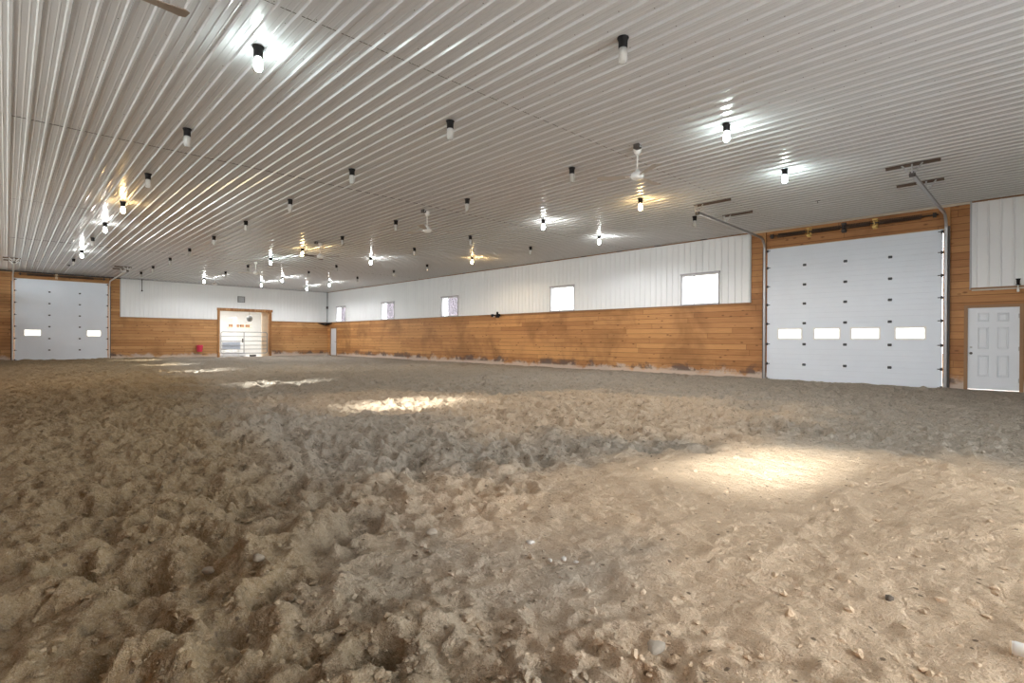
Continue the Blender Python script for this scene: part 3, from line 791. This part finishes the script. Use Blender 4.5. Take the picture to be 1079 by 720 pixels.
for k, row in LAMPS.items():
    for i, (y, st) in enumerate(row):
        x = RX[k] + (-.22 if (k, i) == ('E', 0) else .1 if (k, i) == ('E', 1) else .12 if (k, i) == ('D', 0) else .1 if (k, i) == ('C', 0) else .02*rng.uniform(-1, 1))
        lab = '%s, %s from the camera, %s' % (WORD[st], ORD[i], ROW[k])
        if st != 'off': lamp_light(st, x, y)
        if st in protos: dup(protos[st], (x, y, H-.004), lab)
        else: protos[st] = make_lamp(st, lab, (x, y, H-.004))

# ------------------------------------------------------------------ ceiling fans
def make_fan(label, loc, rz):
    r = thing('ceiling_fan', label, 'fan', loc, 'ceiling fans', rz=rz)
    MB().lathe([(0, -.0), (.075, -.0), (.075, -.03), (.062, -.09), (.030, -.125), (0, -.125)], n=18).build('canopy', M['white'], r)
    MB().tube([(0, 0, -.12), (0, 0, -.42)], .014, 10).build('downrod', M['white'], r)
    MB().lathe([(0, -.40), (.03, -.40), (.045, -.44), (.085, -.46), (.115, -.49), (.12, -.53), (.105, -.565), (.06, -.585), (0, -.59)], n=20).build('motor', M['white'], r)
    for k in range(3):
        a = 2*PI*k/3; c, s = math.cos(a), math.sin(a)
        T = lambda p: (p[0]*c - p[1]*s, p[0]*s + p[1]*c, p[2])
        mb = MB(T)
        # twisted paddle with clipped corners
        sec = [(.14, .03), (.20, .055), (.45, .07), (.69, .095), (.735, .075)]
        vs = []
        for x, w in sec:
            for yy, zz in ((-w, -.012), (w, .012)):
                vs.append((x, yy, -.525+zz+.004)); vs.append((x, yy, -.525+zz-.004))
        fs = []
        for i in range(len(sec)-1):
            o = i*4; fs += [(o, o+2, o+6, o+4), (o+1, o+5, o+7, o+3), (o, o+4, o+5, o+1), (o+2, o+3, o+7, o+6)]
        fs += [(0, 1, 3, 2), (16, 18, 19, 17)]
        mb.add(vs, fs); b_ = mb.build('blade', M['blade'], r)
        MB(T).bbox((.09, -.018, -.533), (.22, .018, -.517), .003).build('blade_iron', M['white'], b_)
    return r
f0 = make_fan('white ceiling fan hanging nearest the right overhead door, in front of a lit yellow bulb', (8.41, 5.43, H-.004), .02)
dup(f0, (8.43, 12.2, H-.004), 'white ceiling fan above the middle of the arena, second along the centre line', -.35)
f3 = dup(f0, (8.36, 18.95, H-.004), 'ceiling fan with shade-painted blades beside the lit yellow bulb far down the middle row', math.radians(185))
dup(f0, (8.32, 25.8, H-.004), 'small distant ceiling fan, fourth along the centre line', .6)
dup(f0, (8.36, 32.6, H-.004), 'farthest ceiling fan on the centre line, close to the end wall', .2)
f6 = dup(f0, (.49, 5.67, H-.004), 'ceiling fan at the top left edge, only one shaded brown blade tip showing', .03)
for fan, mt in ((f3, 'brownbar'), (f6, 'tipshade')):  # shade put into the blade colours of these two fans
    for c in fan.children:
        if c.name.startswith('blade'):
            c.data = c.data.copy(); c.data.materials[0] = M[mt]
for i, (x, y, lab) in enumerate(((8.25, 5.33, 'dark junction box on the ceiling beside the nearest centre fan'), (8.24, 12.1, 'dark junction box on the ceiling beside the second centre fan'), (8.16, 18.85, 'dark junction box on the ceiling beside the dark-bladed fan'))):
    o = MB().bbox((-.055, -.055, -.085), (.055, .055, 0), .008).build('junction_box', M['dark']); o.location = (x, y, H-.002)
    MB().tube([(.0, -.0551, -.05), (0, -.075, -.05)], .016, 10).build('cable_clamp', M['greymid'], o)
    tag(o, lab, 'box', 'junction boxes beside the fans')

# ------------------------------------------------------------------ small fittings
r = thing('ceiling_hook', 'small dark bare lamp plate on the ceiling before the right overhead door', 'hook', (14.73, 4.25, H-.003))
MB().lathe([(0, 0), (.065, 0), (.065, -.014), (.03, -.022), (0, -.022)], n=16).build('plate', M['dark'], r)
MB().tube([(0, 0, -.02), (0, 0, -.05), (.02, 0, -.065), (.04, 0, -.05)], .006, 8).build('hook', M['dark'], r)
r = thing('ceiling_hook', 'tiny dark plate on the ceiling before the far end overhead door', 'hook', (2.2, 33.7, H-.003))
MB().lathe([(0, 0), (.07, 0), (.07, -.02), (.03, -.03), (0, -.03)], n=12).build('plate', M['dark'], r)

r = thing('pull_rod', 'thin black rod hanging against the white metal of the end wall', 'rod', (5.9, L-.10, 4.05))
MB().tube([(0, 0, .03), (0, 0, .70)], .017, 8).build('rod', M['black'], r)
MB().lathe([(0, -.03), (.04, -.02), (.045, .02), (.03, .05), (0, .055)], n=12).build('knob', M['black'], r)
MB().bbox((-.03, .0, .66), (.03, .065, .71), .005).build('wall_clip', M['dark'], r)

r = tag(MB().slab((11.25, 11.70), (3.66, 4.07), [(11.29, 11.66, 3.70, 4.03)], .01, .07, EW).build('wall_vent', M['grey']), 'square grey louvred vent on the end wall above the gate opening', 'vent')
for k in range(6):
    z = 3.715 + k*.055
    MB(lambda p: EW(*p)).add([(11.29, .02, z), (11.66, .02, z), (11.66, .055, z+.035), (11.29, .055, z+.035), (11.29, .016, z+.003), (11.66, .016, z+.003), (11.66, .051, z+.038), (11.29, .051, z+.038)], [(0, 1, 2, 3), (7, 6, 5, 4), (0, 4, 5, 1), (2, 6, 7, 3), (1, 5, 6, 2), (0, 3, 7, 4)]).build('louvre', M['greymid'], r)

# bucket on the end wall
r = thing('bucket', 'pink-red plastic bucket hanging on the end wall left of the gate', 'bucket', (8.95, L-.23, .36))
MB().lathe([(0, .0), (.145, 0), (.15, .01), (.19, .39), (.20, .40), (.20, .42), (.185, .42), (.14, .02), (0, .02)], n=22).build('pail', M['pink'], r)
MB().tube([(.2*math.cos(a)*1.0, -.02 - .10*math.sin(a), .40 - .12*math.sin(a)) for a in [PI*k/10 for k in range(11)]], .006, 6).build('bail_handle', M['greymid'], r)
MB().tube([(0, .22, .45), (0, .16, .45), (0, .15, .40)], .008, 6).build('hook', M['dark'], r)

# dark fitting on the ledge of the right wall
r = thing('spot_lamp', 'black twin-headed spot lamp on the ledge between the second and third windows', 'lamp', (W-.03, 19.28, 2.40))
MB().bbox((-.07, -.09, -.09), (.025, .09, .05), .01).build('housing', M['black'], r)
for s in (-1, 1):
    MB().tube([(-.06, .10*s, .02), (-.075, .20*s, .03)], .018, 8).tube([(-.06, .20*s, .03), (-.10, .22*s, .03), (-.19, .27*s, .01)], [.035, .06, .075], 14).build('lamp_head', M['black'], r)
MB().lathe([(0, .05), (.05, .05), (.05, .16), (.035, .20), (0, .20)], (-.03, 0, 0), 12).build('sensor', M['black'], r)
MB().bbox((-.10, .17, -.06), (-.06, .23, .0), .006).build('lens', M['white'], r)

# black fitting near the corner door
r = thing('bulb_holder', 'small black holder with a white tip on the ledge above the six-panel door', 'holder', (W-.05, .70, 2.585))
MB().bbox((-.04, -.04, .0), (.02, .04, .03), .005).lathe([(0, .03), (.028, .03), (.034, .06), (.034, .12), (.045, .14), (.045, .155), (0, .155)], (-.01, 0, 0), 14).build('holder_body', M['black'], r)
MB().lathe([(0, -.17), (.02, -.165), (.028, -.13), (.02, -.09), (.012, -.06), (.012, .0), (0, 0)], (-.045, 0, 0), 14).build('bulb', M['white'], r)

# far corner: conduit with a box, dark speaker on the ledge
r = thing('conduit', 'dark conduit with a small box running down the far corner above the ledge', 'conduit', (W-.07, L-.07, 2.48))
MB().tube([(0, 0, .0), (0, 0, 2.25)], .035, 10).build('pipe', M['greymid'], r)
MB().bbox((-.06, -.06, 1.02), (.05, .05, 1.20), .008).build('box', M['dark'], r)
r = thing('corner_speaker', 'flat black box fixed across the far corner just below the ledge', 'speaker', (W-.02, L-.02, 2.27))
MB().add([(0, 0, 0), (-.75, 0, .1), (0, -.75, .1), (-.2, -.2, -.05), (-.0, 0, .15), (-.78, 0, .15), (0, -.78, .15)], [(0, 3, 1), (0, 2, 3), (1, 3, 2), (1, 2, 6, 5), (4, 5, 6), (0, 1, 5, 4), (0, 4, 6, 2)]).build('cabinet', M['black'], r)
MB().bar((-.42, -.34, .055), (-.34, -.42, .055), .012, .06).build('grille', M['dark'], r)

# loop of cable at the header of the right door
r = thing('cable_loop', 'thin pale cable looping from the ceiling to the yellow bracket above the overhead door', 'cable', (W-.10, 5.2, 4.60))
MB().tube([(-.02, .09, .08), (-.06, .05, .13), (-.12, -.10, .16), (-.14, -.25, .165)], .008, 6).build('cable', M['cream'], r)

# ------------------------------------------------------------------ barn aisle behind the gate
y0, y1 = L+.17, L+5.2
MBW = MB().box((8.6, y1, -.3), (15.0, y1+.1, 3.5))
for n_, (xa, xb) in enumerate(((8.5, 8.6), (15.0, 15.1))):
    tag(MB().box((xa, y0, -.3), (xb, y1, 3.5)).build('wall_side', M['white']), 'white side wall of the aisle behind the gate, at its %s' % ('left', 'right')[n_], 'wall', kind='structure')
tag(MB().box((8.5, y0, 3.4), (15.1, y1, 3.5)).build('ceiling', M['white']), 'white ceiling of the aisle behind the gate', 'ceiling', kind='structure')
wb = tag(MBW.build('wall_back', M['white']), 'white walls of the bright aisle behind the gate', 'wall', kind='structure')
tag(MB().box((8.5, L-.1, -.32), (15.1, y1, -.02)).build('floor', M['concrete']), 'pale floor of the aisle behind the gate', 'floor', kind='structure')
tag(MB().box((13.02, L+.6, -.05), (13.9, L+.7, 3.2)).build('trim_11', M['tan']), 'tan board wall inside the opening at the right of the gate', 'trim', kind='structure')
gy_ = L + .02
r = thing('metal_gate', 'tubular metal gate with five rails across the far opening', 'gate', (GO[0]+.1, gy_+.06, .0))
gl = GO[1]-GO[0]-.2
mb = MB(); c = .12
zt, zb_ = 1.66, .22
pts = [(0, 0, zb_+c), (0, 0, zt-c)] + [(c-c*math.cos(a), 0, zt-c+c*math.sin(a)) for a in (PI/8, PI/4, 3*PI/8)] + [(c, 0, zt), (gl-c, 0, zt)] + [(gl-c+c*math.sin(a), 0, zt-c+c*math.cos(a)) for a in (PI/8, PI/4, 3*PI/8)] + [(gl, 0, zt-c), (gl, 0, zb_+c)] + [(gl-c+c*math.cos(a), 0, zb_+c-c*math.sin(a)) for a in (PI/8, PI/4, 3*PI/8)] + [(gl-c, 0, zb_), (c, 0, zb_)] + [(c-c*math.sin(a), 0, zb_+c-c*math.cos(a)) for a in (PI/8, PI/4, 3*PI/8)] + [(0, 0, zb_+c)]
mb.tube(pts, .026, 10); mb.build('frame', M['gate'], r)
for z in (.50, .76, 1.05, 1.36): MB().tube([(.02, 0, z), (gl-.02, 0, z)], .02, 8).build('rail', M['gate'], r)
for x in (gl*.485,): MB().box((x-.02, -.022, zb_), (x+.02, .022, zt)).build('upright', M['gate'], r)
MB().bbox((gl*.45-.03, -.04, .95), (gl*.45+.05, -.023, 1.22), .006).build('latch', M['dark'], r)
mb = MB(); mb.bbox((10.38, gy_+.16, .50), (11.5, gy_+.20, .98), .01)
bo = tag(mb.build('board', M['blueboard']), 'pale blue-grey board behind the lower left rails of the gate', 'board')
MB().bbox((10.45, gy_+.20, -.02), (10.52, gy_+.24, .6), .005).bbox((11.36, gy_+.20, -.02), (11.43, gy_+.24, .6), .005).build('leg', M['white'], bo)
r = thing('shelf', 'brown shelf with gaps on the white wall behind the gate', 'shelf', (12.3, L+2.9, 2.0))
mb = MB(); mb.bbox((-.85, -.15, .0), (.75, .15, .05), .006); mb.bbox((-.85, -.15, .24), (.75, .15, .28), .006); mb.build('boards', M['tan'], r)
for x in (-.62, -.22, .12, .5): MB().bbox((x-.13, -.13, .051), (x+.10, .12, .235), .01).build('crate', M['brown'], r)
MB().bbox((-.80, .10, -2.02), (-.74, .15, .0), .004).bbox((.66, .10, -2.02), (.72, .15, .0), .004).build('leg', M['white'], r)
r = thing('hanging_basket', 'dark rounded basket hanging high inside the far opening', 'basket', (12.45, L+1.4, 2.42))
MB().lathe([(0, 0), (.12, .02), (.19, .12), (.2, .28), (.13, .40), (0, .43)], n=16).build('basket', M['grey'], r)
MB().tube([(0, 0, .43), (0, 0, .97)], .01, 6).build('cord', M['dark'], r)
r = thing('white_post', 'white post with a short grey arm inside the far opening', 'post', (11.72, L+2.2, -.02))
MB().bbox((-.10, -.06, .0), (.10, .06, 2.75), .01).build('post', M['vinyl'], r)
MB().bbox((-.34, -.05, 2.62), (-.10, .05, 2.75), .008).build('arm', M['greymid'], r)
r = thing('feed_trough', 'low white trough on the aisle floor behind the gate', 'trough', (11.2, L+.75, -.02))
MB().slab((-.8, .75), (-.22, .22), [(-.75, .70, -.18, .18)], .04, .30, lambda u, d, v: (u, v, d)).box((-.8, -.22, .03), (.75, .22, .06)).build('tub', M['vinyl'], r)
for x in (-.6, .55): MB().box((x-.05, -.2, 0), (x+.05, .2, .035)).build('foot', M['greymid'], r)
o = tag(MB().bbox((12.22, L+.48, -.02), (12.62, L+.66, .10), .02).build('dark_block', M['dark']), 'dark flat block on the aisle floor right of the white trough', 'block')

# ------------------------------------------------------------------ ground outside
tag(MB().box((-80, -80, -.5), (XL-.17, 120, -.42)).box((W+.17, -80, -.5), (100, 120, -.42)).build('ground', simple('gravel yard', (.24, .22, .19), .9)), 'gravel yard outside the walls', 'ground', kind='structure')
# ------------------------------------------------------------------ light
w = bpy.data.worlds.new('World'); SC.world = w; w.use_nodes = True
bg = w.node_tree.nodes['Background']; bg.inputs[0].default_value = (.93, .97, 1.0, 1); bg.inputs[1].default_value = SKY
def light(name, kind, loc, rot=(0, 0, 0), **k):
    ld = bpy.data.lights.new(name, kind)
    for a, b in k.items(): setattr(ld, a, b)
    o = bpy.data.objects.new(name, ld); COL.objects.link(o); o.location = loc; o.rotation_euler = rot
    return o
sun = light('sun', 'SUN', (-20, 5, 15), energy=15.5, angle=math.radians(5.), color=(1., .975, .945))
dv = Vector((1., -.09, -.485)); sun.rotation_euler = dv.to_track_quat('-Z', 'Y').to_euler()
def portal(name, loc, rot, sx, sy):
    o = light(name, 'AREA', loc, rot, shape='RECTANGLE', size=sx, size_y=sy, energy=1.)
    o.data.cycles.is_portal = True
    return o
zc = (WZ0+WZ1)/2
for a, b in WINS: portal('portal', (W+.15, (a+b)/2, zc), (0, PI/2, 0), WZ1-WZ0, b-a)
for a, b in LWINS: portal('portal', (XL-.15, (a+b)/2, zc), (0, -PI/2, 0), WZ1-WZ0, b-a)
portal('portal', (XL-.15, (FILL_STRIP[0]+FILL_STRIP[1])/2, (FILL_STRIP[2]+FILL_STRIP[3])/2), (0, -PI/2, 0), FILL_STRIP[3]-FILL_STRIP[2], FILL_STRIP[1]-FILL_STRIP[0])
portal('portal', (3.6, YN-.15, 2.0), (PI/2, 0, 0), 6., 4.)
# area light added to brighten the aisle behind the gate
light('aisle_fill', 'AREA', (11.8, L+2.2, 3.38), shape='RECTANGLE', size=3., size_y=2., energy=165., color=(1., 1., 1.))

# ------------------------------------------------------------------ camera
cam = bpy.data.cameras.new('camera'); co = bpy.data.objects.new('camera', cam); COL.objects.link(co)
f_px, yaw, pitch, roll = 554.727, .765439, -.0025079, .00503607
fw = Vector((math.sin(yaw)*math.cos(pitch), math.cos(yaw)*math.cos(pitch), math.sin(pitch)))
rt = Vector((math.cos(yaw), -math.sin(yaw), 0)); up = rt.cross(fw)
r2 = rt*math.cos(roll) + up*math.sin(roll); u2 = -rt*math.sin(roll) + up*math.cos(roll)
m = Matrix((r2, u2, -fw)).transposed().to_4x4(); m.translation = Vector((0, 0, EYE))
co.matrix_world = m
cam.sensor_width = 36; cam.sensor_fit = 'HORIZONTAL'; cam.lens = f_px/1079*36
cam.clip_start = .05; cam.clip_end = 300
SC.camera = co

vs = SC.view_settings
vs.view_transform = 'Standard'; vs.look = 'None'; vs.gamma = 1; vs.use_curve_mapping = False
vs.exposure = 0.1
SC.cycles.use_denoising = True
SC.cycles.diffuse_bounces = 6
SC.cycles.max_bounces = 14
SC.cycles.sample_clamp_indirect = 8
